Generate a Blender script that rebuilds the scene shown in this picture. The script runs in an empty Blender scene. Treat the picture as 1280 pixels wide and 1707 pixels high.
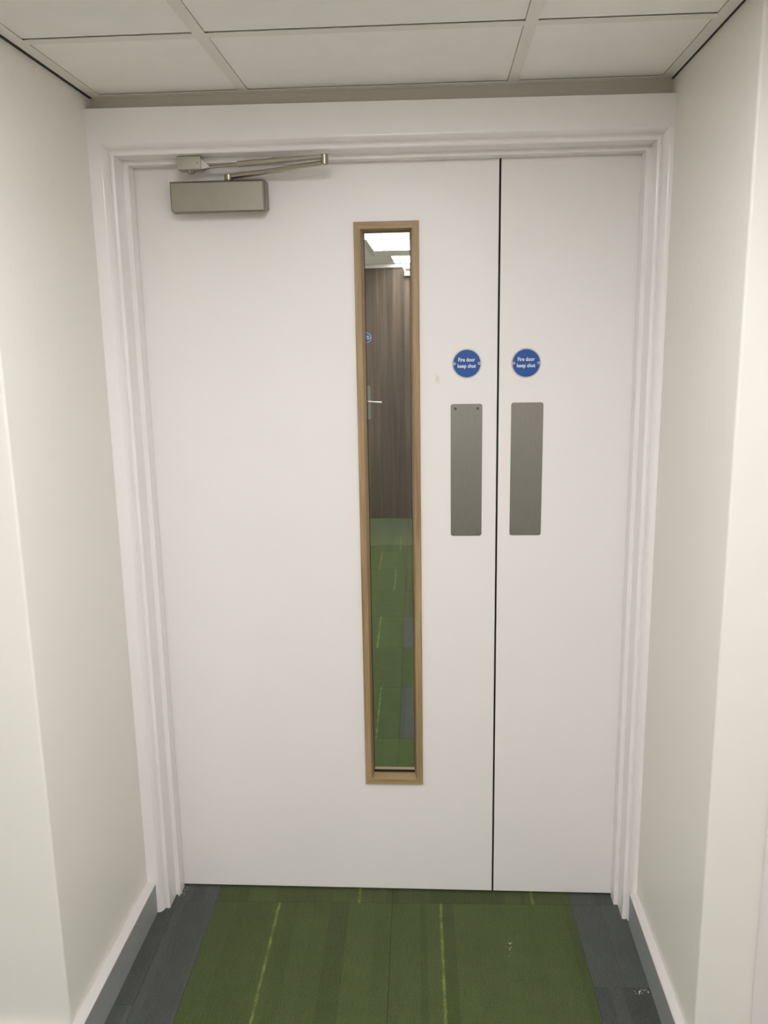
import bpy, bmesh, math, random
from mathutils import Vector, Matrix

# ------------------------------------------------------------------ camera, world, exposure
sc = bpy.context.scene
col = sc.collection
FPX = 1409.4
cam_d = bpy.data.cameras.new('camera')
cam_d.sensor_fit = 'HORIZONTAL'; cam_d.sensor_width = 36.0
cam_d.lens = FPX * 36.0 / 1280.0
cam_d.clip_start = 0.05
cam = bpy.data.objects.new('camera', cam_d); col.objects.link(cam)
yaw, pitch, roll = -0.0608, -0.2031, -0.0165
fw = Vector((math.sin(yaw) * math.cos(pitch), math.cos(yaw) * math.cos(pitch), math.sin(pitch)))
r0 = Vector((math.cos(yaw), -math.sin(yaw), 0)); u0 = r0.cross(fw)
rt = math.cos(roll) * r0 + math.sin(roll) * u0
up = -math.sin(roll) * r0 + math.cos(roll) * u0
m = Matrix(((rt.x, up.x, -fw.x), (rt.y, up.y, -fw.y), (rt.z, up.z, -fw.z))).to_4x4()
m.translation = Vector((0.7567, -2.2279, 1.6063))
cam.matrix_world = m
sc.camera = cam

w = bpy.data.worlds.new('world'); sc.world = w; w.use_nodes = True
w.node_tree.nodes['Background'].inputs[0].default_value = (1, .97, .92, 1)
w.node_tree.nodes['Background'].inputs[1].default_value = 0.05

sc.view_settings.view_transform = 'Standard'
sc.view_settings.look = 'None'
sc.view_settings.exposure = 0.28
sc.view_settings.gamma = 1.0
sc.view_settings.use_curve_mapping = False
sc.cycles.max_bounces = 10
sc.cycles.diffuse_bounces = 6

PANEL_NEAR = 17.0
PANEL_BACK = 17.0
PANEL_FAR = 13.0

# ------------------------------------------------------------------ materials
def lin(c):
    return tuple(((x / 255) / 12.92 if x <= 10 else (((x / 255) + .055) / 1.055) ** 2.4) for x in c) + (1,)

def nodes(name):
    mt = bpy.data.materials.new(name); mt.use_nodes = True
    nt = mt.node_tree
    return mt, nt, nt.nodes['Principled BSDF']

def N(nt, t, **kw):
    n = nt.nodes.new(t)
    for k, v in kw.items():
        setattr(n, k, v)
    return n

def coords(nt, scale=(1, 1, 1), kind='Object'):
    tc = N(nt, 'ShaderNodeTexCoord'); mp = N(nt, 'ShaderNodeMapping')
    mp.inputs['Scale'].default_value = scale
    nt.links.new(tc.outputs[kind], mp.inputs['Vector'])
    return mp.outputs['Vector']

def noise(nt, vec, scale, detail=3, rough=.5):
    n = N(nt, 'ShaderNodeTexNoise'); n.inputs['Scale'].default_value = scale
    n.inputs['Detail'].default_value = detail; n.inputs['Roughness'].default_value = rough
    nt.links.new(vec, n.inputs['Vector']); return n

def ramp(nt, fac, stops):
    r = N(nt, 'ShaderNodeValToRGB'); e = r.color_ramp.elements
    e[0].position, e[0].color = stops[0]; e[1].position, e[1].color = stops[-1]
    for p, c in stops[1:-1]:
        x = e.new(p); x.color = c
    nt.links.new(fac, r.inputs['Fac']); return r.outputs['Color']

def bump(nt, height, bsdf, strength=.1, dist=.001):
    b = N(nt, 'ShaderNodeBump'); b.inputs['Strength'].default_value = strength
    b.inputs['Distance'].default_value = dist
    nt.links.new(height, b.inputs['Height']); nt.links.new(b.outputs['Normal'], bsdf.inputs['Normal'])

def mottled(name, c, rough=.5, var=.02, scale=3, bscale=200, bstr=.05, metal=0, spec=.5, coat=0, vec=(1, 1, 1)):
    mt, nt, p = nodes(name)
    v = coords(nt, vec)
    n = noise(nt, v, scale)
    base = lin(c)
    a = tuple(x * (1 - var) for x in base[:3]) + (1,); b = tuple(min(1, x * (1 + var)) for x in base[:3]) + (1,)
    nt.links.new(ramp(nt, n.outputs['Fac'], [(.3, a), (.7, b)]), p.inputs['Base Color'])
    p.inputs['Roughness'].default_value = rough; p.inputs['Metallic'].default_value = metal
    p.inputs['Specular IOR Level'].default_value = spec
    p.inputs['Coat Weight'].default_value = coat
    if bstr:
        bump(nt, noise(nt, v, bscale, 2).outputs['Fac'], p, bstr)
    return mt

M = {}
M['wall'] = mottled('cream_wall_paint', (231, 227, 219), .42, .012, 2, 120, .05, spec=.4)
M['strip'] = mottled('darker_strip_paint', (196, 190, 178), .6, .012, 2, 120, .05, spec=.3)  # strip above the doors, a darker tone than the wall paint
M['gloss'] = mottled('white_gloss_paint', (238, 233, 231), .16, .01, 4, 60, .04)
M['door'] = mottled('white_door_laminate', (236, 231, 228), .38, .01, 1.5, 300, .03)
M['tile'] = mottled('ceiling_tile_board', (244, 243, 238), .9, .015, 14, 900, .2)
M['bar'] = mottled('white_grid_metal', (232, 229, 222), .45, .01, 5, 50, 0)
M['skirt'] = mottled('grey_skirting_vinyl', (152, 156, 155), .4, .04, 5, 200, .05)
M['skirt_top'] = mottled('skirting_top_paint', (208, 204, 200), .35, .02, 5, 200, .03)
M['black'] = mottled('black_seal_and_gap_shade', (22, 19, 15), .7, .1, 20, 100, 0)  # rubber seals, and the painted shade along the ceiling edge
M['void'] = mottled('dark_void_board', (40, 38, 34), .9, .1, 5, 100, 0)
M['white_print'] = mottled('white_print', (238, 242, 246), .5, .01, 5, 100, 0)
M['blue'] = mottled('blue_enamel', (20, 78, 150), .35, .03, 10, 100, 0)
M['silver'] = mottled('satin_silver', (190, 186, 178), .38, .03, 40, 300, .02, metal=1)
M['door_smudged'] = mottled('white_door_laminate_smudged', (236, 231, 228), .38, .01, 1.5, 300, .03)
def smudge(mt):
    nt = mt.node_tree; p = nt.nodes['Principled BSDF']
    src = p.inputs['Base Color'].links[0].from_socket
    tc = N(nt, 'ShaderNodeTexCoord'); mp = N(nt, 'ShaderNodeMapping')
    mp.inputs['Location'].default_value = (-.765 / .007, 0, -1.499 / .014); mp.inputs['Scale'].default_value = (1 / .007, 1, 1 / .014)
    nt.links.new(tc.outputs['Object'], mp.inputs['Vector'])
    ln = N(nt, 'ShaderNodeVectorMath', operation='LENGTH'); nt.links.new(mp.outputs[0], ln.inputs[0])
    nz = noise(nt, tc.outputs['Object'], 160, 2)
    ad = N(nt, 'ShaderNodeMath', operation='ADD'); nt.links.new(ln.outputs['Value'], ad.inputs[0]); nt.links.new(nz.outputs['Fac'], ad.inputs[1])
    mr = N(nt, 'ShaderNodeMapRange'); mr.inputs['From Min'].default_value = 1.6; mr.inputs['From Max'].default_value = .7; mr.inputs['To Max'].default_value = .6
    nt.links.new(ad.outputs[0], mr.inputs['Value'])
    mx = N(nt, 'ShaderNodeMix', data_type='RGBA'); nt.links.new(mr.outputs[0], mx.inputs[0]); nt.links.new(src, mx.inputs[6])
    mx.inputs[7].default_value = lin((206, 200, 176)); nt.links.new(mx.outputs[2], p.inputs['Base Color'])
smudge(M['door_smudged'])
M['plaster'] = mottled('plaster_crumb', (200, 200, 192), .9, .1, 50, 300, 0)

def brushed(name, c, rough, axis_scale, bstr=.08, metal=1.0):
    mt, nt, p = nodes(name)
    v = coords(nt, axis_scale)
    n = noise(nt, v, 6, 4)
    base = lin(c)
    nt.links.new(ramp(nt, n.outputs['Fac'], [(.3, tuple(x * .96 for x in base[:3]) + (1,)), (.7, tuple(x * 1.04 for x in base[:3]) + (1,))]), p.inputs['Base Color'])
    sm = noise(nt, coords(nt, (1, 1, 1)), 9, 3)
    r = N(nt, 'ShaderNodeMapRange'); r.inputs['To Min'].default_value = rough - .03; r.inputs['To Max'].default_value = rough + .03
    nt.links.new(sm.outputs['Fac'], r.inputs['Value']); nt.links.new(r.outputs['Result'], p.inputs['Roughness'])
    p.inputs['Metallic'].default_value = metal
    bump(nt, n.outputs['Fac'], p, bstr, .0005)
    return mt
M['plate'] = brushed('brushed_steel_plate', (142, 138, 132), .44, (60, 1, 4), .03)
M['screw_dark'] = brushed('dulled_screw_head', (92, 90, 86), .5, (6, 6, 6), 0)
M['closer'] = brushed('satin_bronze_silver', (150, 146, 134), .42, (6, 6, 6), .02)
M['arm'] = brushed('satin_arm_metal', (175, 168, 155), .3, (6, 6, 6), .02)
M['bracket'] = mottled('silver_painted_bracket', (176, 172, 158), .4, .02, 40, 300, 0, metal=.25)
M['chrome'] = brushed('polished_lever', (215, 210, 200), .2, (6, 6, 6), .0)

def wood(name, dark, mid, light, vec=(28, 28, 1.6), scale=1.5, rough=.5):
    mt, nt, p = nodes(name)
    v = coords(nt, vec)
    n = noise(nt, v, scale, 8, .62)
    n2 = noise(nt, coords(nt, (vec[0] * 5, vec[1] * 5, vec[2] * 3)), scale, 4)
    mx = N(nt, 'ShaderNodeMix', data_type='FLOAT'); mx.inputs[0].default_value = .3
    nt.links.new(n.outputs['Fac'], mx.inputs[2]); nt.links.new(n2.outputs['Fac'], mx.inputs[3])
    nt.links.new(ramp(nt, mx.outputs[0], [(.36, lin(dark)), (.5, lin(mid)), (.64, lin(light))]), p.inputs['Base Color'])
    p.inputs['Roughness'].default_value = rough
    bump(nt, mx.outputs[0], p, .1, .0005)
    return mt
M['oak_v'] = wood('oak_bead_upright', (134, 108, 74), (157, 130, 92), (176, 150, 112))
M['oak_h'] = wood('oak_bead_cross', (134, 108, 74), (157, 130, 92), (176, 150, 112), (1.6, 28, 28))
M['walnut'] = wood('dark_walnut_veneer', (50, 38, 29), (76, 58, 44), (104, 82, 64), (13, 13, .4), 1.5, .5)

def glass_mat():
    mt = bpy.data.materials.new('clear_glass'); mt.use_nodes = True
    nt = mt.node_tree; nt.nodes.clear()
    o = N(nt, 'ShaderNodeOutputMaterial'); mix = N(nt, 'ShaderNodeMixShader')
    t = N(nt, 'ShaderNodeBsdfTransparent'); t.inputs[0].default_value = (.93, .96, .94, 1)
    g = N(nt, 'ShaderNodeBsdfGlossy'); g.inputs['Roughness'].default_value = .0
    f = N(nt, 'ShaderNodeFresnel'); f.inputs['IOR'].default_value = 1.5
    nt.links.new(f.outputs[0], mix.inputs[0]); nt.links.new(t.outputs[0], mix.inputs[1]); nt.links.new(g.outputs[0], mix.inputs[2])
    nt.links.new(mix.outputs[0], o.inputs[0])
    return mt
M['glass'] = glass_mat()

def emit(name, c, s):
    mt, nt, p = nodes(name)
    p.inputs['Base Color'].default_value = (.8, .8, .78, 1)
    p.inputs['Emission Color'].default_value = c; p.inputs['Emission Strength'].default_value = s
    return mt
WARM = (1.0, 1.0, 1.04, 1)
M['lit_near'] = emit('lit_diffuser', WARM, PANEL_NEAR)
M['lit_back'] = emit('lit_diffuser_back', WARM, PANEL_BACK)
M['lit_far'] = emit('lit_diffuser_far', (1, 1, 1, 1), PANEL_FAR)

def carpet():
    mt, nt, p = nodes('loop_pile_carpet')
    L = nt.links.new
    def attr(nm):
        a = N(nt, 'ShaderNodeAttribute', attribute_type='OBJECT', attribute_name=nm); return a.outputs['Fac']
    tc = N(nt, 'ShaderNodeTexCoord')
    sep = N(nt, 'ShaderNodeSeparateXYZ'); L(tc.outputs['Object'], sep.inputs[0])
    def math_(op, a, b=None):
        n = N(nt, 'ShaderNodeMath', operation=op)
        for i, v in enumerate((a, b)):
            if v is None: continue
            if isinstance(v, (int, float)): n.inputs[i].default_value = v
            else: L(v, n.inputs[i])
        return n.outputs[0]
    hue, tone, stripe, seed = attr('grey'), attr('tone'), attr('stripe'), attr('seed')
    # broad lengthwise bands of tone, own to each tile
    cb = N(nt, 'ShaderNodeCombineXYZ'); L(math_('MULTIPLY', sep.outputs['X'], 9.0), cb.inputs[0]); L(seed, cb.inputs[1])
    L(math_('MULTIPLY', sep.outputs['Y'], .5), cb.inputs[2])
    vor = N(nt, 'ShaderNodeTexVoronoi'); vor.inputs['Scale'].default_value = 1; vor.inputs['Randomness'].default_value = .9
    cb2 = N(nt, 'ShaderNodeCombineXYZ'); L(math_('MULTIPLY', sep.outputs['X'], 14.0), cb2.inputs[0]); L(seed, cb2.inputs[1])
    L(cb2.outputs[0], vor.inputs['Vector'])
    sepc = N(nt, 'ShaderNodeSeparateColor'); L(vor.outputs['Color'], sepc.inputs[0])
    n1 = noise(nt, tc.outputs['Object'], 260, 3, .7)     # loops
    n2 = noise(nt, tc.outputs['Object'], 11, 4, .6)      # soiling
    mp = N(nt, 'ShaderNodeMapping'); mp.inputs['Scale'].default_value = (1, .06, 1); L(tc.outputs['Object'], mp.inputs[0])
    n3 = noise(nt, mp.outputs[0], 330, 2, .6)            # ribs
    f = math_('ADD', math_('MULTIPLY', sepc.outputs[0], .22), math_('MULTIPLY', n1.outputs['Fac'], 1.5))
    f = math_('ADD', f, math_('MULTIPLY', n2.outputs['Fac'], .35))
    f = math_('ADD', f, math_('MULTIPLY', n3.outputs['Fac'], .45))
    f = math_('ADD', f, tone)                             # mean ~1.05
    fac = math_('SUBTRACT', f, .30)
    green = N(nt, 'ShaderNodeRGB'); green.outputs[0].default_value = lin((73, 84, 48))
    grey = N(nt, 'ShaderNodeRGB'); grey.outputs[0].default_value = lin((78, 81, 77))
    mixc = N(nt, 'ShaderNodeMix', data_type='RGBA'); L(hue, mixc.inputs[0]); L(green.outputs[0], mixc.inputs[6]); L(grey.outputs[0], mixc.inputs[7])
    # the thin lime stripe woven into some tiles
    wob = noise(nt, tc.outputs['Object'], 60, 2)
    d = math_('ABSOLUTE', math_('ADD', math_('SUBTRACT', sep.outputs['X'], stripe), math_('MULTIPLY', math_('SUBTRACT', wob.outputs['Fac'], .5), .006)))
    s = N(nt, 'ShaderNodeMapRange'); s.inputs['From Min'].default_value = .0055; s.inputs['From Max'].default_value = .0015
    s.inputs['To Max'].default_value = .8
    L(d, s.inputs['Value'])
    nb = noise(nt, tc.outputs['Object'], 22, 3)
    brk = N(nt, 'ShaderNodeMapRange'); brk.inputs['From Min'].default_value = .38; brk.inputs['From Max'].default_value = .62
    brk.inputs['To Min'].default_value = .35; brk.inputs['To Max'].default_value = 1.0
    L(nb.outputs['Fac'], brk.inputs['Value'])
    sm = math_('MULTIPLY', s.outputs['Result'], math_('MULTIPLY', math_('POWER', n1.outputs['Fac'], 1.4), math_('MULTIPLY', brk.outputs['Result'], 2.2)))
    lime = N(nt, 'ShaderNodeRGB'); lime.outputs[0].default_value = lin((128, 142, 72))
    mix2 = N(nt, 'ShaderNodeMix', data_type='RGBA'); mix2.clamp_factor = True
    L(sm, mix2.inputs[0]); L(mixc.outputs[2], mix2.inputs[6]); L(lime.outputs[0], mix2.inputs[7])
    # pale specks of lint
    sp = noise(nt, tc.outputs['Object'], 95, 1)
    spk = N(nt, 'ShaderNodeMapRange'); spk.inputs['From Min'].default_value = .80; spk.inputs['From Max'].default_value = .86; spk.inputs['To Max'].default_value = .5
    L(sp.outputs['Fac'], spk.inputs['Value'])
    mix3 = N(nt, 'ShaderNodeMix', data_type='RGBA'); L(spk.outputs['Result'], mix3.inputs[0])
    sc_ = N(nt, 'ShaderNodeVectorMath', operation='SCALE'); L(mix2.outputs[2], sc_.inputs[0]); L(fac, sc_.inputs['Scale'])
    L(sc_.outputs[0], mix3.inputs[6]); mix3.inputs[7].default_value = lin((150, 152, 140))
    L(mix3.outputs[2], p.inputs['Base Color'])
    p.inputs['Roughness'].default_value = .95; p.inputs['Specular IOR Level'].default_value = .15
    p.inputs['Sheen Weight'].default_value = .1
    h = math_('ADD', n1.outputs['Fac'], n3.outputs['Fac'])
    bump(nt, h, p, .5, .002)
    return mt
M['carpet'] = carpet()

# ------------------------------------------------------------------ mesh helpers
def tag(o, label=None, cat=None, group=None, kind=None):
    for k, v in (('label', label), ('category', cat), ('group', group), ('kind', kind)):
        if v: o[k] = v
    return o

def link_mesh(name, me, mat, parent=None):
    if mat is not None and not me.materials: me.materials.append(mat)
    o = bpy.data.objects.new(name, me); col.objects.link(o)
    if parent is not None: o.parent = parent
    return o

def obj(name, bm, mat, parent=None, bevel=0, seg=1, smooth=False):
    if bevel:
        bmesh.ops.bevel(bm, geom=[e for e in bm.edges if len(e.link_faces) == 2 and e.calc_face_angle(0) > .5], offset=bevel, segments=seg, profile=.5, affect='EDGES', clamp_overlap=True)
    bmesh.ops.recalc_face_normals(bm, faces=bm.faces)
    me = bpy.data.meshes.new(name); bm.to_mesh(me); bm.free()
    if smooth:
        for p in me.polygons: p.use_smooth = True
        me.set_sharp_from_angle(angle=math.radians(35))
    return link_mesh(name, me, mat, parent)

def box(bm, x0, x1, y0, y1, z0, z1):
    v = [bm.verts.new(c) for c in ((x0, y0, z0), (x1, y0, z0), (x1, y1, z0), (x0, y1, z0), (x0, y0, z1), (x1, y0, z1), (x1, y1, z1), (x0, y1, z1))]
    for f in ((0, 3, 2, 1), (4, 5, 6, 7), (0, 1, 5, 4), (1, 2, 6, 5), (2, 3, 7, 6), (3, 0, 4, 7)):
        bm.faces.new([v[i] for i in f])
    return v

def bx(*a):
    bm = bmesh.new(); box(bm, *a); return bm

def loft(bm, rings, cap=True):
    """rings: lists of points, the same number in each"""
    rr = [[bm.verts.new(p) for p in r] for r in rings]
    n = len(rr[0])
    for a, b in zip(rr, rr[1:]):
        for i in range(n):
            bm.faces.new((a[i], a[(i + 1) % n], b[(i + 1) % n], b[i]))
    if cap:
        bm.faces.new(rr[0][::-1]); bm.faces.new(rr[-1])
    return bm

def tube(bm, p, q, r, r2=None, n=16):
    p, q = Vector(p), Vector(q); d = (q - p).normalized()
    a = d.cross(Vector((0, 0, 1)) if abs(d.z) < .9 else Vector((1, 0, 0))).normalized(); b = d.cross(a)
    r2 = r if r2 is None else r2
    return loft(bm, [[c + (a * math.cos(t) + b * math.sin(t)) * s for t in (2 * math.pi * i / n for i in range(n))] for c, s in ((p, r), (q, r2))])

def bar(bm, p, q, w0, h0, w1, h1, side=Vector((0, 1, 0))):
    """flat tapered bar with rounded corners between two points; w is across 'side', h up"""
    p, q = Vector(p), Vector(q); d = (q - p).normalized()
    s = (side - d * side.dot(d)).normalized(); u = d.cross(s)
    rings = []
    for c, w_, h_ in ((p, w0, h0), (q, w1, h1)):
        k = min(w_, h_) * .22
        pts = [(w_ / 2, h_ / 2 - k), (w_ / 2 - k, h_ / 2), (-w_ / 2 + k, h_ / 2), (-w_ / 2, h_ / 2 - k), (-w_ / 2, -h_ / 2 + k), (-w_ / 2 + k, -h_ / 2), (w_ / 2 - k, -h_ / 2), (w_ / 2, -h_ / 2 + k)]
        rings.append([c + s * x + u * y for x, y in pts])
    return loft(bm, rings)

def disc_y(bm, cx, cz, r, y0, y1, n=64, edge=0):
    """solid disc facing -y, from y0 (front) to y1 (back)"""
    rings = [[(cx + (r - e) * math.cos(t), y, cz + (r - e) * math.sin(t)) for t in (2 * math.pi * i / n for i in range(n))] for y, e in ((y1, 0), (y0 + edge, 0), (y0, edge))]
    return loft(bm, rings)

def round_plate(x0, x1, z0, z1, y0, y1, r=.006, n=6, edge=.0004):
    pts = []
    for cx, cz, a0 in ((x1 - r, z1 - r, 0), (x0 + r, z1 - r, 90), (x0 + r, z0 + r, 180), (x1 - r, z0 + r, 270)):
        for i in range(n + 1):
            t = math.radians(a0 + 90 * i / n); pts.append((cx, cz, math.cos(t), math.sin(t)))
    def ring(y, e): return [(cx + (r - e) * c, y, cz + (r - e) * s) for cx, cz, c, s in pts]
    return loft(bmesh.new(), [ring(y1, 0), ring(y0 + edge, 0), ring(y0, edge)])

def empty(name, loc=(0, 0, 0)):
    o = bpy.data.objects.new(name, None); o.location = loc; o.empty_display_size = .05
    col.objects.link(o); return o

def part(name, bm, mat, parent, **k):
    """a part built in world coordinates under a parent that stands at its own place"""
    off = Vector((0, 0, 0)); q = parent
    while q is not None: off += q.location; q = q.parent
    bmesh.ops.translate(bm, verts=bm.verts, vec=-off)
    return obj(name, bm, mat, parent, **k)

def struct(name, bm, mat, label, cat, **k):
    return tag(obj(name, bm, mat, **k), label, cat, kind='structure')

def ring_prism(x0, x1, z0, z1, a0, a1, c0, c1, y0, y1):
    """a slab with a rectangular hole"""
    bm = bmesh.new()
    def R(xa, xb, za, zb, y): return [bm.verts.new(p) for p in ((xa, y, za), (xb, y, za), (xb, y, zb), (xa, y, zb))]
    of, ob, hf, hb = R(x0, x1, z0, z1, y0), R(x0, x1, z0, z1, y1), R(a0, a1, c0, c1, y0), R(a0, a1, c0, c1, y1)
    for i in range(4):
        j = (i + 1) % 4
        bm.faces.new((of[i], of[j], hf[j], hf[i])); bm.faces.new((ob[i], hb[i], hb[j], ob[j]))
        bm.faces.new((of[i], ob[i], ob[j], of[j])); bm.faces.new((hf[i], hf[j], hb[j], hb[i]))
    return bm

# ------------------------------------------------------------------ key planes (metres; door face is y = 0)
XL, XR = -.065, 1.309          # alcove side walls
YB, YA = -.089, -.640          # wall above the door; mouth of the alcove
ZC = 2.178                     # ceiling of the lobby
XRW, XLW, YBK = 1.442, -1.75, -4.2   # lobby side walls and wall behind the camera
D2, Z2 = 5.27, 2.225           # far door plane and corridor ceiling

# ------------------------------------------------------------------ structure
def wall_block(name, label, x0, x1, y0, y1, edges, z1=2.42):
    bm = bx(x0, x1, y0, y1, 0, z1)
    es = [e for e in bm.edges if abs(e.verts[0].co.z - e.verts[1].co.z) > 1 and any(abs(e.verts[0].co.x - ex) < 1e-5 and abs(e.verts[0].co.y - ey) < 1e-5 for ex, ey in edges)]
    if es: bmesh.ops.bevel(bm, geom=es, offset=.006, segments=4, profile=.5, affect='EDGES')
    o = struct(name, bm, M['wall'], label, 'wall')
    for p in o.data.polygons: p.use_smooth = True
    o.data.set_sharp_from_angle(angle=math.radians(40))
    return o
wall_block('wall_left', 'cream painted wall of the door recess on the closer side, with an outer corner', XLW, XL, YA, .055, [(XL, YA)])
wall_block('wall_right', 'cream painted wall of the door recess beside the narrow leaf, with an outer corner', XR, XRW + .25, YA, .055, [(XR, YA)])
wall_block('wall_side_right', 'bright cream lobby wall running forward past the narrow leaf side', XRW, XRW + .25, YBK, YA, [])
wall_block('wall_side_left', 'cream lobby wall standing out of view', XLW - .15, XLW, YBK, .055, [])
wall_block('wall_front', 'cream lobby wall behind the viewer', XLW - .15, XRW + .25, YBK - .15, YBK, [])
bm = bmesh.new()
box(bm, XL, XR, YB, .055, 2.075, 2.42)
struct('wall_back', bm, M['strip'], 'darker strip of cream wall between the ceiling and the white board above the doors', 'wall')
# corridor beyond
XCL, XCR = -.75, 1.75
wall_block('wall_corridor_left', 'white wall of the corridor seen through the glass', XCL - .15, XCL, .055, D2 + .3, [])
wall_block('wall_corridor_right', 'white wall of the corridor beyond the narrow leaf', XCR, XCR + .15, .055, D2 + .3, [])
bm = bmesh.new()
FX0, FX1, FZ = .095, 1.02, 2.192     # far leaf
box(bm, XCL, FX0 - .03, D2 - .0, D2 + .2, 0, 2.42); box(bm, FX1 + .03, XCR, D2, D2 + .2, 0, 2.42); box(bm, FX0 - .03, FX1 + .03, D2, D2 + .2, FZ + .02, 2.42)
struct('wall_corridor_end', bm, M['wall'], 'white wall around the dark wood door at the corridor end', 'wall')

# floor: screed with every carpet tile laid on it
PX = .515; G0 = (.630, -.057); ROT = .02
floor = struct('floor', bx(XLW - .15, XCR + .15, YBK - .15, D2 + .35, -.06, -.006), M['void'], 'floor laid with green and dark grey carpet tiles', 'floor')
rnd = random.Random(5)
tile_meshes = {}
def tile_mesh(wd, ln):
    k = (round(wd, 4), round(ln, 4))
    if k not in tile_meshes:
        bm = bx(0, wd - .0008, 0, ln - .0008, -.006, 0)
        bmesh.ops.bevel(bm, geom=[e for e in bm.edges if all(v.co.z > -.001 for v in e.verts)], offset=.0008, segments=1, affect='EDGES')
        bmesh.ops.recalc_face_normals(bm, faces=bm.faces)
        me = bpy.data.meshes.new('carpet_tile'); bm.to_mesh(me); bm.free(); me.materials.append(M['carpet'])
        tile_meshes[k] = me
    return tile_meshes[k]
def rotp(x, y):     # grid coordinates to world
    c, s = math.cos(ROT), math.sin(ROT)
    return (G0[0] + x * c - y * s, G0[1] + x * s + y * c)
def carpet_tile(x, y, wd, ln, grey=0, stripe=-9, tone=0.):
    o = link_mesh('carpet_tile', tile_mesh(wd, ln), None, floor)
    px, py = rotp(x, y)
    o.location = (px, py, 0); o.rotation_euler = (0, 0, ROT)
    o['grey'] = float(grey); o['stripe'] = float(stripe); o['tone'] = float(tone + rnd.uniform(-.03, .03)); o['seed'] = rnd.uniform(0, 50)
    return o
# stripes: (col, row) -> position inside the tile; col 0 begins at G0 x, rows count away from the viewer, row 0 begins at G0 y
ST = {(-1, -1): .187, (0, -1): .140, (-1, 0): .418, (0, 0): .406, (-1, 2): .42, (-1, 4): .378, (-1, 6): .442, (-1, 7): .325, (-1, 8): .46, (0, -3): .3, (-1, -2): .33, (-1, -4): .1, (0, -2): .22}
GR = {(0, 2), (0, 4)}
for r in range(-9, 11):
    for c in range(-6, 4):
        x, y = c * PX, r * PX
        wx, wy = rotp(x + PX / 2, y + PX / 2)
        if wy > D2 + .2 or wy < YBK: continue
        if r < 0:
            if wx < XLW - .1 or wx > XRW + .3: continue
            if wy > YA - .1 and (c in (-2, 1) or not (-.1 < wx < 1.35)): continue   # alcove margins are laid below
        elif wx < XCL - .2 or wx > XCR + .2: continue
        g = 1 if c in (-2, 1) and r < 0 else (1 if (c, r) in GR or c in (1, -3) else 0)
        if c in (-2, 1) and r == 0: g = 1
        carpet_tile(x, y, PX, PX, g, -9 if g else ST.get((c, r), -9), -.06 if r == 0 and not g else (.04 * math.sin(r * 2.1 + c)))
# grey cut tiles along the alcove sides, narrow strips with their own joints
for x, y, wd, ln, tn in ((-.630, -.515, .115, .515, -.06), (-.745, -.395, .115, .395, .02), (-.745, -.515, .115, .120, .12),
                         (.515, -.315, .20, .315, .02), (.515, -.515, .20, .200, -.08)):
    carpet_tile(x, y, wd, ln, 1, -9, tn)

# ------------------------------------------------------------------ ceiling grid
M['ceil_deck'] = M['void']
ceiling = struct('ceiling', bx(XLW - .15, XCR + .15, YBK - .15, D2 + .35, 2.42, 2.48), M['void'], 'suspended ceiling of pale square tiles in a white metal grid', 'ceiling')
def cbox(name, x0, x1, y0, y1, z0, z1, mat, parent=None, bevel=0):
    return obj(name, bx(x0, x1, y0, y1, z0, z1), mat, parent if parent is not None else ceiling, bevel=bevel)
P = .628
tees_x = [.313 - P * k for k in range(0, 4)][::-1] + [.941]
rows = [-.480 - P * k for k in range(0, 6)]
# alcove part
cbox('ceiling_edge_trim', -.055, -.031, YA - .02, YB, ZC, ZC + .002, M['bar'])
cbox('ceiling_edge_trim', 1.279, 1.303, YA - .02, YB, ZC, ZC + .002, M['bar'])
cbox('ceiling_edge_trim', -.031, 1.279, -.113, YB, ZC, ZC + .002, M['bar'])
cbox('painted_gap_shade', XL, -.053, YA + .004, YB, ZC + .0005, ZC + .02, M['black'])  # black boxes painted in as the shade between edge trim and side walls
cbox('painted_gap_shade', 1.301, XR, YA + .004, YB, ZC + .0005, ZC + .02, M['black'])
def tee_x(x, y0, y1): cbox('ceiling_tee', x - .012, x + .012, y0, y1, ZC, ZC + .0018, M['bar'])
for x in (.313, .941): tee_x(x, YBK, -.113)
tile_cells = []
def lay(xs, ys, z=ZC, skip=()):
    for i in range(len(xs)):
        for j in range(len(ys)):
            (xa, xb), (ya, yb) = xs[i], ys[j]
            if (i, j) in skip: continue
            cbox('ceiling_tile', xa + .0004, xb - .0006, ya + .0004, yb - .0030, z + .0026, z + .014, M['tile'], bevel=.0006)
acols = [(-.031, .301), (.325, .929), (.953, 1.279)]
arows = [(-.468, -.113)]
lay(acols, arows)
for y in rows:
    for xa, xb in acols:
        cbox('ceiling_tee', xa, xb, y - .012, y + .012, ZC, ZC + .0018, M['bar'])
rr = [(rows[i + 1] + .012, rows[i] - .012) for i in range(len(rows) - 1)]
lay(acols, rr, skip={(1, 1), (1, 3)})
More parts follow.
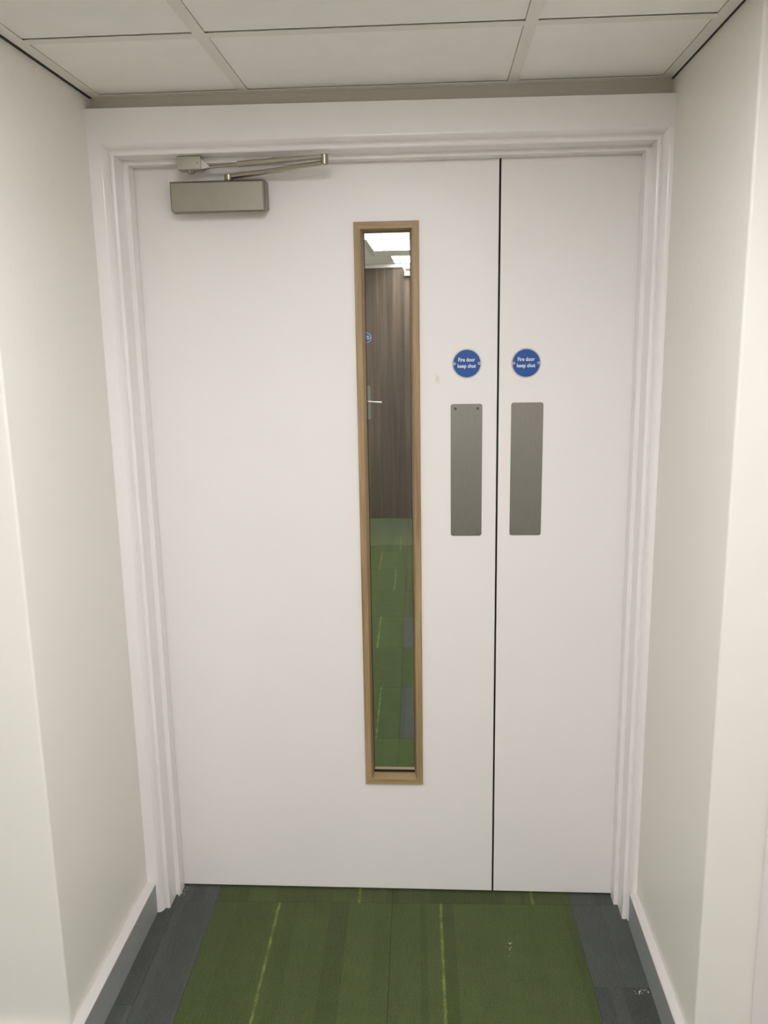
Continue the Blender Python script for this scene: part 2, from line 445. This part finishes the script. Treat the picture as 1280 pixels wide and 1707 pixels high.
# lobby columns past the alcove sides
cbox('ceiling_edge_trim', 1.303, XRW - .008, YA - .032, YA - .008, ZC, ZC + .002, M['bar'])
cbox('ceiling_edge_trim', XRW - .032, XRW - .008, YBK, YA - .032, ZC, ZC + .002, M['bar'])
cbox('ceiling_edge_trim', 1.279, 1.303, YBK, YA - .02, ZC, ZC + .002, M['bar'])
cbox('ceiling_edge_trim', XLW + .008, -.055, YA - .032, YA - .008, ZC, ZC + .002, M['bar'])
lc = [(XLW + .01, -1.583), (-1.559, -.955), (-.931, -.327), (-.303, -.055)]
lr = [(rows[1] + .012, YA - .034)] + rr[1:]
lay(lc, lr, skip={(2, 4)}); lay([(1.303, XRW - .034)], lr)
for x in (-1.571, -.943, -.315): tee_x(x, YBK, YA - .032)
tee_x(-.043, YBK, YA - .02)
for y in rows[1:]:
    for xa, xb in lc + [(1.303, XRW - .034)]:
        cbox('ceiling_tee', xa, xb, y - .012, y + .012, ZC, ZC + .0018, M['bar'])
cbox('ceiling_tile', XLW, XRW, YBK, rows[-1] - .012, ZC + .001, ZC + .012, M['tile'])

def ceiling_light(x0, x1, y0, y1, z, mat, label, group=None):
    t = empty('ceiling_light', ((x0 + x1) / 2, (y0 + y1) / 2, z))
    tag(t, label, 'light', group)
    part('diffuser', bx(x0 + .02, x1 - .02, y0 + .02, y1 - .02, z + .002, z + .006), mat, t)
    bm = bmesh.new()
    for a in ((x0, x1, y0, y0 + .02), (x0, x1, y1 - .02, y1), (x0, x0 + .02, y0 + .02, y1 - .02), (x1 - .02, x1, y0 + .02, y1 - .02)): box(bm, *a, z - .0005, z + .008)
    part('light_frame', bm, M['bar'], t)
    part('housing', bx(x0 + .005, x1 - .005, y0 + .005, y1 - .005, z + .008, z + .05), M['bar'], t)
    return t
ceiling_light(.326, .928, rr[1][0] + .001, rr[1][1] - .001, ZC, M['lit_near'], 'square ceiling light in the lobby grid just in front of the door recess')
ceiling_light(.326, .928, rr[3][0] + .001, rr[3][1] - .001, ZC, M['lit_back'], 'square ceiling light in the lobby grid behind the viewer')
ceiling_light(-.930, -.328, rr[4][0] + .001, rr[4][1] - .001, ZC, M['lit_back'], 'square ceiling light in the lobby grid by the far lobby wall')
# corridor ceiling: same grid
fy = [(.06, .36)]; y = .384
while y < 3.2:
    fy.append((y, y + .604)); y += .628
fy = [(.08, .372), (.396, .96), (.984, 1.56), (1.584, 2.16), (2.184, 2.86), (2.884, 3.42), (3.444, 4.16), (4.184, 4.54), (4.564, 5.245)]
fx2 = [(-.74, -.25), (-.226, .386), (.410, 1.010), (1.034, 1.74)]
fx = [(-.74, -.35), (-.326, .283), (.307, .905), (.929, 1.74)]
far_lit = {(2, 6), (2, 8), (2, 1), (2, 3)}
for i in range(4):
    for j, (ya, yb) in enumerate(fy):
        if (i, j) in far_lit: continue
        xa, xb = (fx2 if j == 8 else fx)[i]
        cbox('ceiling_tile', xa + .001, xb - .001, ya + .0005, yb - .003, Z2 + .0006, Z2 + .012, M['tile'])
for q in range(3):
    cbox('ceiling_tee', fx[q][1], fx[q + 1][0], .08, 4.54, Z2, Z2 + .0018, M['bar'])
    cbox('ceiling_tee', fx2[q][1], fx2[q + 1][0], 4.54, D2 - .025, Z2, Z2 + .0018, M['bar'])
for (a, b), (c, d) in zip(fy, fy[1:]):
    for xa, xb in fx: cbox('ceiling_tee', xa, xb, b, c, Z2, Z2 + .0018, M['bar'])
cbox('ceiling_edge_trim', -.74, 1.74, D2 - .025, D2, Z2, Z2 + .002, M['bar'])
for (i, j), lb in (((2, 6), 'second ceiling light from the corridor end, glowing behind the top of the glass'), ((2, 8), 'ceiling light against the far door head, seen through the glass'),
                   ((2, 1), 'corridor ceiling light nearest the closed doors'), ((2, 3), 'corridor ceiling light halfway along')):
    fq = fx2 if j == 8 else fx
    ceiling_light(fq[i][0] + .001, fq[i][1] - .001, fy[j][0] + .001, fy[j][1] - .001, Z2, M['lit_far'], lb)

# ------------------------------------------------------------------ door frame (trim)
def sweep_arch(name, prof, xl, xr, zt, mat, parent, z0=0.):
    """three mitred lengths of a moulding round an opening. prof: closed list of (d, y), d = distance outward from the opening edge"""
    objs = []
    for side in ('l', 't', 'r'):
        bm = bmesh.new()
        if side == 'l': rings = [[(xl - d, y, z) for d, y in prof] for z in (z0,)] + [[(xl - d, y, zt + d) for d, y in prof]]
        elif side == 'r': rings = [[(xr + d, y, z0) for d, y in prof], [(xr + d, y, zt + d) for d, y in prof]]
        else: rings = [[(xl - d, y, zt + d) for d, y in prof], [(xr + d, y, zt + d) for d, y in prof]]
        loft(bm, rings); objs.append(obj(name, bm, mat, parent, smooth=True))
    return objs
JX0, JX1, JZ = -.0115, 1.2770, 2.046       # jamb reveal
SX0, SX1, SZ = .0015, 1.2655, 2.035        # stop inner edges
trim = tag(empty('trim_1'), 'white gloss painted timber frame around the pair of doors', 'door frame', kind='structure')
jamb = [(0, -.0998), (0, .055), (.030, .055), (.030, -.0998)]
sweep_arch('jamb', jamb, JX0, JX1, JZ, M['gloss'], trim)
# stop: sits inside the jamb, so its outward distance is negative
stp = [(0, -.0405), (0, -.0015), (-.0135, -.0015), (-.0135, -.0405), (-.012, -.042), (-.0015, -.042)]
def stop():
    for nm, a in (('door_stop', (JX0, SX0, JZ)), ('door_stop', (SX1, JX1, JZ))):
        x0, x1, zt = a
        obj(nm, bx(x0, x1, -.042, -.0015, 0, JZ), M['gloss'], trim, bevel=.0014, seg=2, smooth=True)
    obj('door_stop', bx(SX0, SX1, -.042, -.0015, SZ, JZ), M['gloss'], trim, bevel=.0014, seg=2, smooth=True)
stop()
# moulding: bead at the jamb, cove, then the thick flat board
def mould(dmax):
    p = [(0.0, -.1004), (.0006, -.1016), (.0022, -.1028), (.0045, -.1036), (.0075, -.1036), (.0098, -.1028), (.0112, -.1010), (.0122, -.1012),
         (.0130, -.1040), (.0142, -.1085), (.0162, -.1135), (.0190, -.1178), (.0212, -.1200), (.0226, -.1213), (.0245, -.1220), (dmax, -.1220), (dmax, -.0998), (0, -.0998)]
    return p
loft_l = [[(JX0 - d, y, 0) for d, y in mould(-XL + JX0)], [(JX0 - d, y, JZ + min(d, 9)) for d, y in mould(-XL + JX0)]]
obj('architrave', loft(bmesh.new(), loft_l), M['gloss'], trim, smooth=True)
dr = XR - JX1
obj('architrave', loft(bmesh.new(), [[(JX1 + d, y, 0) for d, y in mould(dr)], [(JX1 + d, y, JZ + d) for d, y in mould(dr)]]), M['gloss'], trim, smooth=True)
dt = .0245 + .002
obj('architrave', loft(bmesh.new(), [[(JX0 - d, y, JZ + d) for d, y in mould(dt)], [(JX1 + d, y, JZ + d) for d, y in mould(dt)]]), M['gloss'], trim, smooth=True)
# flat head board that fills up to the darker wall strip
FT = 2.148
bm = bmesh.new()
pts = [(XL, JZ + (-XL + JX0)), (JX0 - dt, JZ + dt), (JX1 + dt, JZ + dt), (XR, JZ + dr), (XR, FT - .008), (XL, FT)]
loft(bm, [[(x, -.122, z) for x, z in pts], [(x, -.090, z) for x, z in pts]])
obj('head_board', bm, M['gloss'], trim)
# packing behind the frame

# upright of the doorway in the lobby side wall, at the corner
t3 = tag(empty('trim_3', (XRW, -.70, 0)), 'bright white upright of a doorway at the near corner of the lobby wall', 'door frame', kind='structure')
part('architrave', bx(1.424, XRW, -.745, YA - .003, 0, 2.12), M['gloss'], t3, bevel=.002, seg=2)

# ------------------------------------------------------------------ doors
GAPL, GAPR = .9203, .9252
LX0, LX1, LZ0, LZ1, LT = .0005, GAPL, .0065, 2.0375, .054
door1 = tag(empty('door_1', (LX0, 0, 0)), 'wide white fire door leaf with a tall narrow glass panel', 'door', kind='structure')
part('door_leaf', ring_prism(LX0, LX1, LZ0, LZ1, .5600, .7165, .3520, 1.8890, 0, LT), M['door_smudged'], door1, bevel=.0008)
part('edge_seal', bx(GAPL, GAPL + .0012, .012, .04, LZ0, LZ1), M['black'], door1)
door2 = tag(empty('door_2', (1.2665, 0, 0)), 'narrow white fire door leaf without glass', 'door', kind='structure')
part('door_leaf', bx(GAPR, 1.2668, 0, LT, LZ0, LZ1), M['door'], door2, bevel=.0008)
part('edge_seal', bx(GAPL + .0014, GAPR, .016, .036, LZ0, LZ1), M['black'], door2)
part('edge_strip', bx(GAPR - .0012, GAPR, .001, .016, LZ0, LZ1), M['black'], door2)
part('edge_strip', bx(GAPL, GAPL + .0012, .001, .012, LZ0, LZ1), M['black'], door1)

# glazing
OX0, OX1, OZ0, OZ1 = .5560, .7205, .3480, 1.8930
def bead_set(front=True):
    s = 1 if front else -1; base = 0 if front else LT
    prof = [(0, 0), (0, -.0062), (.0012, -.0078), (.0165, -.0085), (.0180, -.0070), (.0225, .0170), (.0232, .0215), (.006, .0215), (.006, 0)]
    Pf = [(d, base + s * y) for d, y in prof]
    fr = empty('vision_frame', (0, 0, 0)); fr.parent = door1
    fr.location = (OX0 - LX0, 0, OZ0)
    for side in range(4):
        def corner(k, d):
            x = OX0 + d if k in (0, 3) else OX1 - d
            z = OZ0 + d if k in (0, 1) else OZ1 - d
            return x, z
        rings = []
        for k in (side, (side + 1) % 4):
            rings.append([(corner(k, d)[0], y, corner(k, d)[1]) for d, y in Pf])
        part('glazing_bead', loft(bmesh.new(), rings), M['oak_h'] if side in (0, 2) else M['oak_v'], fr)
    return fr
bead_set(True); bead_set(False)
part('glass_pane', bx(.5760, .7005, .0240, .0300, .3680, 1.8730), M['glass'], door1)
for y0, y1 in ((.0216, .0239), (.0301, .0324)):
    part('glazing_seal', ring_prism(.5640, .7125, .3560, 1.8850, .5802, .6963, .3740, 1.8690, y0, y1), M['black'], door1)

# push plates
def screw(bm, x, z, y, r=.0035):
    disc_y(bm, x, z, r, y - .0005, y + .0005, 16, .0004)
    return bm
def push_plate(x0, x1, z0, z1, parent, label):
    pl = part('push_plate', round_plate(x0, x1, z0, z1, -.0015, 0), M['plate'], parent, smooth=True)
    pl['label'] = label
    for x in (x0 + .012, x1 - .012):
        for z in (z0 + .012, z1 - .012):
            part('screw', screw(bmesh.new(), x, z, -.0016), M['screw_dark'] if z > z0 + .1 and x1 < .9 else M['plate'], pl, smooth=True)
    return pl
push_plate(.8003, .8826, 1.0805, 1.4338, door1, 'brushed steel push plate on the wide leaf')
push_plate(.9575, 1.0406, 1.0817, 1.4357, door2, 'brushed steel push plate on the narrow leaf')

# ------------------------------------------------------------------ fire door signs
def text_mesh(lines, size, xs, off):
    """lines: (string, centre x, baseline z, width) -> one mesh of flat letters facing -y"""
    bm = bmesh.new()
    for s, cx, bz, width in lines:
        cu = bpy.data.curves.new('lettering', 'FONT'); cu.body = s; cu.size = size; cu.offset = off; cu.extrude = .00012; cu.resolution_u = 4
        to = bpy.data.objects.new('lettering', cu); col.objects.link(to)
        bpy.context.view_layer.update()
        me = bpy.data.meshes.new_from_object(to.evaluated_get(bpy.context.evaluated_depsgraph_get()))
        bpy.data.objects.remove(to)
        xsv = [v.co.x for v in me.vertices]; x0, x1 = min(xsv), max(xsv); k = width / (x1 - x0)
        b2 = bmesh.new(); b2.from_mesh(me)
        for v in b2.verts:
            x, y, z = v.co
            v.co = Vector((cx + (x - (x0 + x1) / 2) * k, -z, bz + y))
        b2.to_mesh(me); b2.free(); bm.from_mesh(me); bpy.data.meshes.remove(me)
    return bm
def fire_sign(cx, cz, label, y=0., r=.0381, group=None, rot=0):
    t = tag(empty('fire_door_sign', (cx, y, cz)), label, 'sign', group)
    k = r / .0381
    part('sign_disc', disc_y(bmesh.new(), cx, cz, r, y - .0015, y, 72, .0005), M['silver'], t, smooth=True)
    part('blue_face', disc_y(bmesh.new(), cx, cz, r - .0030 * k, y - .0018, y - .0014, 72), M['blue'], t)
    bm = text_mesh([('Fire door', cx - .0002, cz + .0052 * k, .0432 * k), ('keep shut', cx - .0002, cz - .0106 * k, .0470 * k)], .0138 * k, 1, .00020 * k)
    bmesh.ops.translate(bm, verts=bm.verts, vec=(0, y - .0019, 0))
    part('lettering', bm, M['white_print'], t)
    for sx in (-1, 1):
        s = part('screw', disc_y(bmesh.new(), cx + sx * .0318 * k, cz, .0038 * k, y - .0026, y - .0014, 20, .0008), M['silver'], t, smooth=True)
        part('screw_slot', disc_y(bmesh.new(), cx + sx * .0318 * k, cz, .0014 * k, y - .0028, y - .0026, 12), M['black'], s)
    return t
fire_sign(.8419, 1.5378, 'round blue fire door sign on the wide leaf above its push plate')
fire_sign(.9942, 1.5370, 'round blue fire door sign on the narrow leaf above its push plate')

# ------------------------------------------------------------------ door closer
dc = tag(empty('door_closer', (.224, 0, 1.954)), 'satin metal overhead door closer with folded arm at the top of the wide leaf', 'door closer')
bm = bmesh.new()
# cover: box with a chamfered lower front and lower outer corner
x0, x1, z0, z1, yf = .1060, .3425, 1.9160, 1.9925, -.055
outl = [(x0, z1), (x0 + .0005, 1.926), (x0 + .0125, z0), (x1, z0), (x1, z1)]
def ring(y, e):
    return [(x0 + e, y, z1 - e), (x0 + e, y, 1.925 + e * .4), (x0 + .0095 + e * .4, y, z0 + e), (x1 - e, y, z0 + e), (x1 - e, y, z1 - e)]
bk = [(x, y, z + (.010 if z < 1.95 else 0)) for x, y, z in ring(-.0005, 0)]
loft(bm, [bk, ring(yf + .006, 0), ring(yf + .0016, .0018), ring(yf, .0048)])
part('cover', bm, M['closer'], dc)
part('end_cap', bx(x1 - .0005, x1 + .0012, yf + .008, -.002, z0 + .010, z1 - .003), M['closer'], dc, bevel=.0008)
pv = Vector((.2500, -.028, 0))
bm = bmesh.new(); tube(bm, (pv.x, pv.y, z1 - .001), (pv.x, pv.y, 2.008), .0085, .0085, 24)
part('spindle', bm, M['arm'], dc, bevel=.0008, smooth=True)
E_ = Vector((.5000, -.105, 0))
bm = bmesh.new(); bar(bm, (pv.x - .006, pv.y + .002, 2.0030), (E_.x + .004, E_.y, 2.0165), .016, .0100, .015, .0088)
main = part('main_arm', bm, M['arm'], dc, smooth=True)
bm = bmesh.new(); tube(bm, (pv.x, pv.y, 1.996), (pv.x, pv.y, 2.0095), .0105, .0105, 24)
part('arm_boss', bm, M['arm'], main, bevel=.001, smooth=True)
# fore arm: rod into the bracket, clamped in a tube
a = Vector((.2030, -.062, 2.0215)); b = Vector((.2850, -.0762, 2.0245)); c = Vector((.5000, -.105, 2.0295))
bm = bmesh.new(); tube(bm, a, b + (c - b) * .1, .0036, .0036, 16)
part('adjuster_rod', bm, M['arm'], dc, smooth=True)
bm = bmesh.new(); bar(bm, b, c + Vector((.006, 0, 0)), .013, .0118, .015, .0100)
fore = part('fore_arm', bm, M['arm'], dc, smooth=True)
bm = bmesh.new(); tube(bm, b + (c - b) * .39 + Vector((0, 0, .004)), b + (c - b) * .39 + Vector((0, 0, .0098)), .0028, .0026, 12)
part('clamp_screw', bm, M['chrome'], fore, smooth=True)
bm = bmesh.new(); tube(bm, (E_.x, E_.y, 2.0115), (E_.x, E_.y, 2.0350), .0092, .0092, 24)
part('elbow_pin', bm, M['arm'], dc, bevel=.001, smooth=True)
# bracket under the frame head
br = part('bracket', bx(.1360, .1940, -.080, -.0432, 2.0145, 2.0450), M['bracket'], dc, bevel=.0015, seg=2, smooth=True)
for x in (.143, .187):
    part('screw', disc_y(bmesh.new(), x, 2.028, .0024, -.0812, -.0798, 14, .0004), M['arm'], br, smooth=True)
bm = bmesh.new(); loft(bm, [[(.193, y, z) for y, z in ((-.072, 2.016), (-.048, 2.016), (-.048, 2.040), (-.072, 2.040))], [(.212, y, z) for y, z in ((-.068, 2.019), (-.058, 2.019), (-.058, 2.0245), (-.068, 2.0245))]])
part('bracket_shoe', bm, M['closer'], br)
bm = bmesh.new(); tube(bm, (.166, -.062, 2.0070), (.166, -.062, 2.0150), .006, .011, 16)
part('pivot_nut', bm, M['arm'], br, smooth=True)

# ------------------------------------------------------------------ baseboards
def baseboard(name, xw, xf, label, y0=YA + .006, y1=-.1222):
    b_ = tag(empty(name, (xw, (y0 + y1) / 2, 0)), label, 'baseboard', kind='structure')
    s = 1 if xf > xw else -1
    part('face_strip', bx(min(xf, xf - s * .004), max(xf, xf - s * .004), y0, y1, 0, .0895), M['skirt'], b_)
    bm = bmesh.new()
    pr = [(xw, 0), (xf - s * .004, 0), (xf - s * .004, .0895), (xf, .0895), (xf, .0925), (xf - s * .003, .0950), (xw, .0975)]
    loft(bm, [[(x, y0, z) for x, z in pr], [(x, y1, z) for x, z in pr]])
    part('top_board', bm, M['skirt_top'], b_)
baseboard('baseboard_left', XL, -.042, 'grey faced skirting with white top edge below the wall on the wide leaf side')
baseboard('baseboard_right', XR, 1.290, 'grey faced skirting with white top edge below the wall on the narrow leaf side')

def return_board(name, x0, x1, label):
    b_ = tag(empty(name, ((x0 + x1) / 2, YA, 0)), label, 'baseboard', kind='structure')
    part('face_strip', bx(x0, x1, YA - .023, YA - .019, 0, .0895), M['skirt'], b_)
    part('top_board', loft(bmesh.new(), [[(x, y, z) for y, z in ((YA, 0), (YA - .019, 0), (YA - .019, .0895), (YA - .023, .0895), (YA - .023, .0925), (YA - .020, .095), (YA, .0975))] for x in (x0, x1)]), M['skirt_top'], b_)
return_board('baseboard_front_left', XLW + .001, XL - .003, 'grey faced skirting along the lobby wall past the outer corner of the recess')

# ------------------------------------------------------------------ far door seen through the glass
far = tag(empty('door_3', (FX0, D2, 0)), 'dark brown wood veneer door at the end of the corridor, seen through the glass', 'door', kind='structure')
part('door_leaf', bx(FX0, FX1, D2 + .004, D2 + .048, .006, FZ - .002), M['walnut'], far, bevel=.001)
hp = part('handle_plate', round_plate(.147, .199, .900, 1.196, D2 - .003, D2 + .0045, .014), M['plate'], far, smooth=True)
bm = bmesh.new(); tube(bm, (.178, D2 - .002, 1.060), (.178, D2 - .052, 1.060), .009, .009, 16)
part('lever_neck', bm, M['chrome'], hp, smooth=True)
bm = bmesh.new(); tube(bm, (.172, D2 - .050, 1.060), (.300, D2 - .047, 1.052), .0095, .0075, 16)
part('lever', bm, M['chrome'], hp, smooth=True)
ft = tag(empty('trim_2', (FX0, D2, 0)), 'white frame around the dark wood door at the corridor end', 'door frame', kind='structure')
for a in ((FX0 - .06, FX0 - .002, 0, FZ + .033), (FX1 + .002, FX1 + .06, 0, FZ + .033), (FX0 - .002, FX1 + .002, FZ, FZ + .033)):
    part('architrave', bx(a[0], a[1], D2 - .014, D2 + .03, a[2], a[3] - .001), M['gloss'], ft, bevel=.003, seg=2)
part('door_stop', bx(FX0 - .002, FX1 + .002, D2 - .022, D2 + .002, FZ + .004, FZ + .016), M['gloss'], ft, bevel=.001)
fire_sign(.172, 1.610, 'small round blue fire door sign on the dark wood door', y=D2 + .004, r=.043)
fc = tag(empty('far_door_closer', (.65, D2, 2.16)), 'silver door closer at the top of the dark wood door', 'door closer')
part('cover', bx(.505, .76, D2 - .050, D2 + .0035, 2.118, 2.160), M['closer'], fc, bevel=.003)
bm = bmesh.new(); bar(bm, (.50, D2 - .06, 2.180), (.78, D2 - .08, 2.180), .02, .012, .02, .012)
part('arm', bm, M['silver'], fc)
bm = bmesh.new(); tube(bm, (.512, D2 - .06, 2.155), (.512, D2 - .06, 2.186), .010, .010, 12)
part('elbow_pin', bm, M['silver'], fc)
bm = bmesh.new(); tube(bm, (.66, D2 - .06, 2.158), (.66, D2 - .06, 2.184), .009, .009, 12)
part('spindle', bm, M['silver'], fc)

# ------------------------------------------------------------------ crumbs on the carpet
rc = random.Random(3)
def crumbs(spots, label):
    bm = bmesh.new()
    for cx, cy, sx, sy, n in spots:
        for _ in range(n):
            x, y = cx + rc.gauss(0, sx), cy + rc.gauss(0, sy); s = rc.uniform(.0008, .0022)
            mt = Matrix.Translation((x, y, s * .5)) @ Matrix.Rotation(rc.uniform(0, 6), 4, 'Z') @ Matrix.Diagonal((s * 2, s, s * .8, 1))
            bmesh.ops.create_icosphere(bm, subdivisions=1, radius=.6, matrix=mt)
    return tag(obj('plaster_crumbs', bm, M['plaster']), label, 'debris', kind='stuff')
crumbs([(1.262, -.376, .008, .003, 9), (1.274, -.366, .005, .004, 7)], 'white plaster crumbs on the grey carpet beside the skirting')
crumbs([(.0035, -.036, .004, .003, 6), (.010, -.015, .003, .006, 4), (-.003, -.048, .002, .003, 4)], 'white plaster crumbs at the foot of the frame below the door closer')
crumbs([(.957, -.226, .006, .015, 9)], 'pale crumbly scuff on the green carpet in front of the narrow leaf')
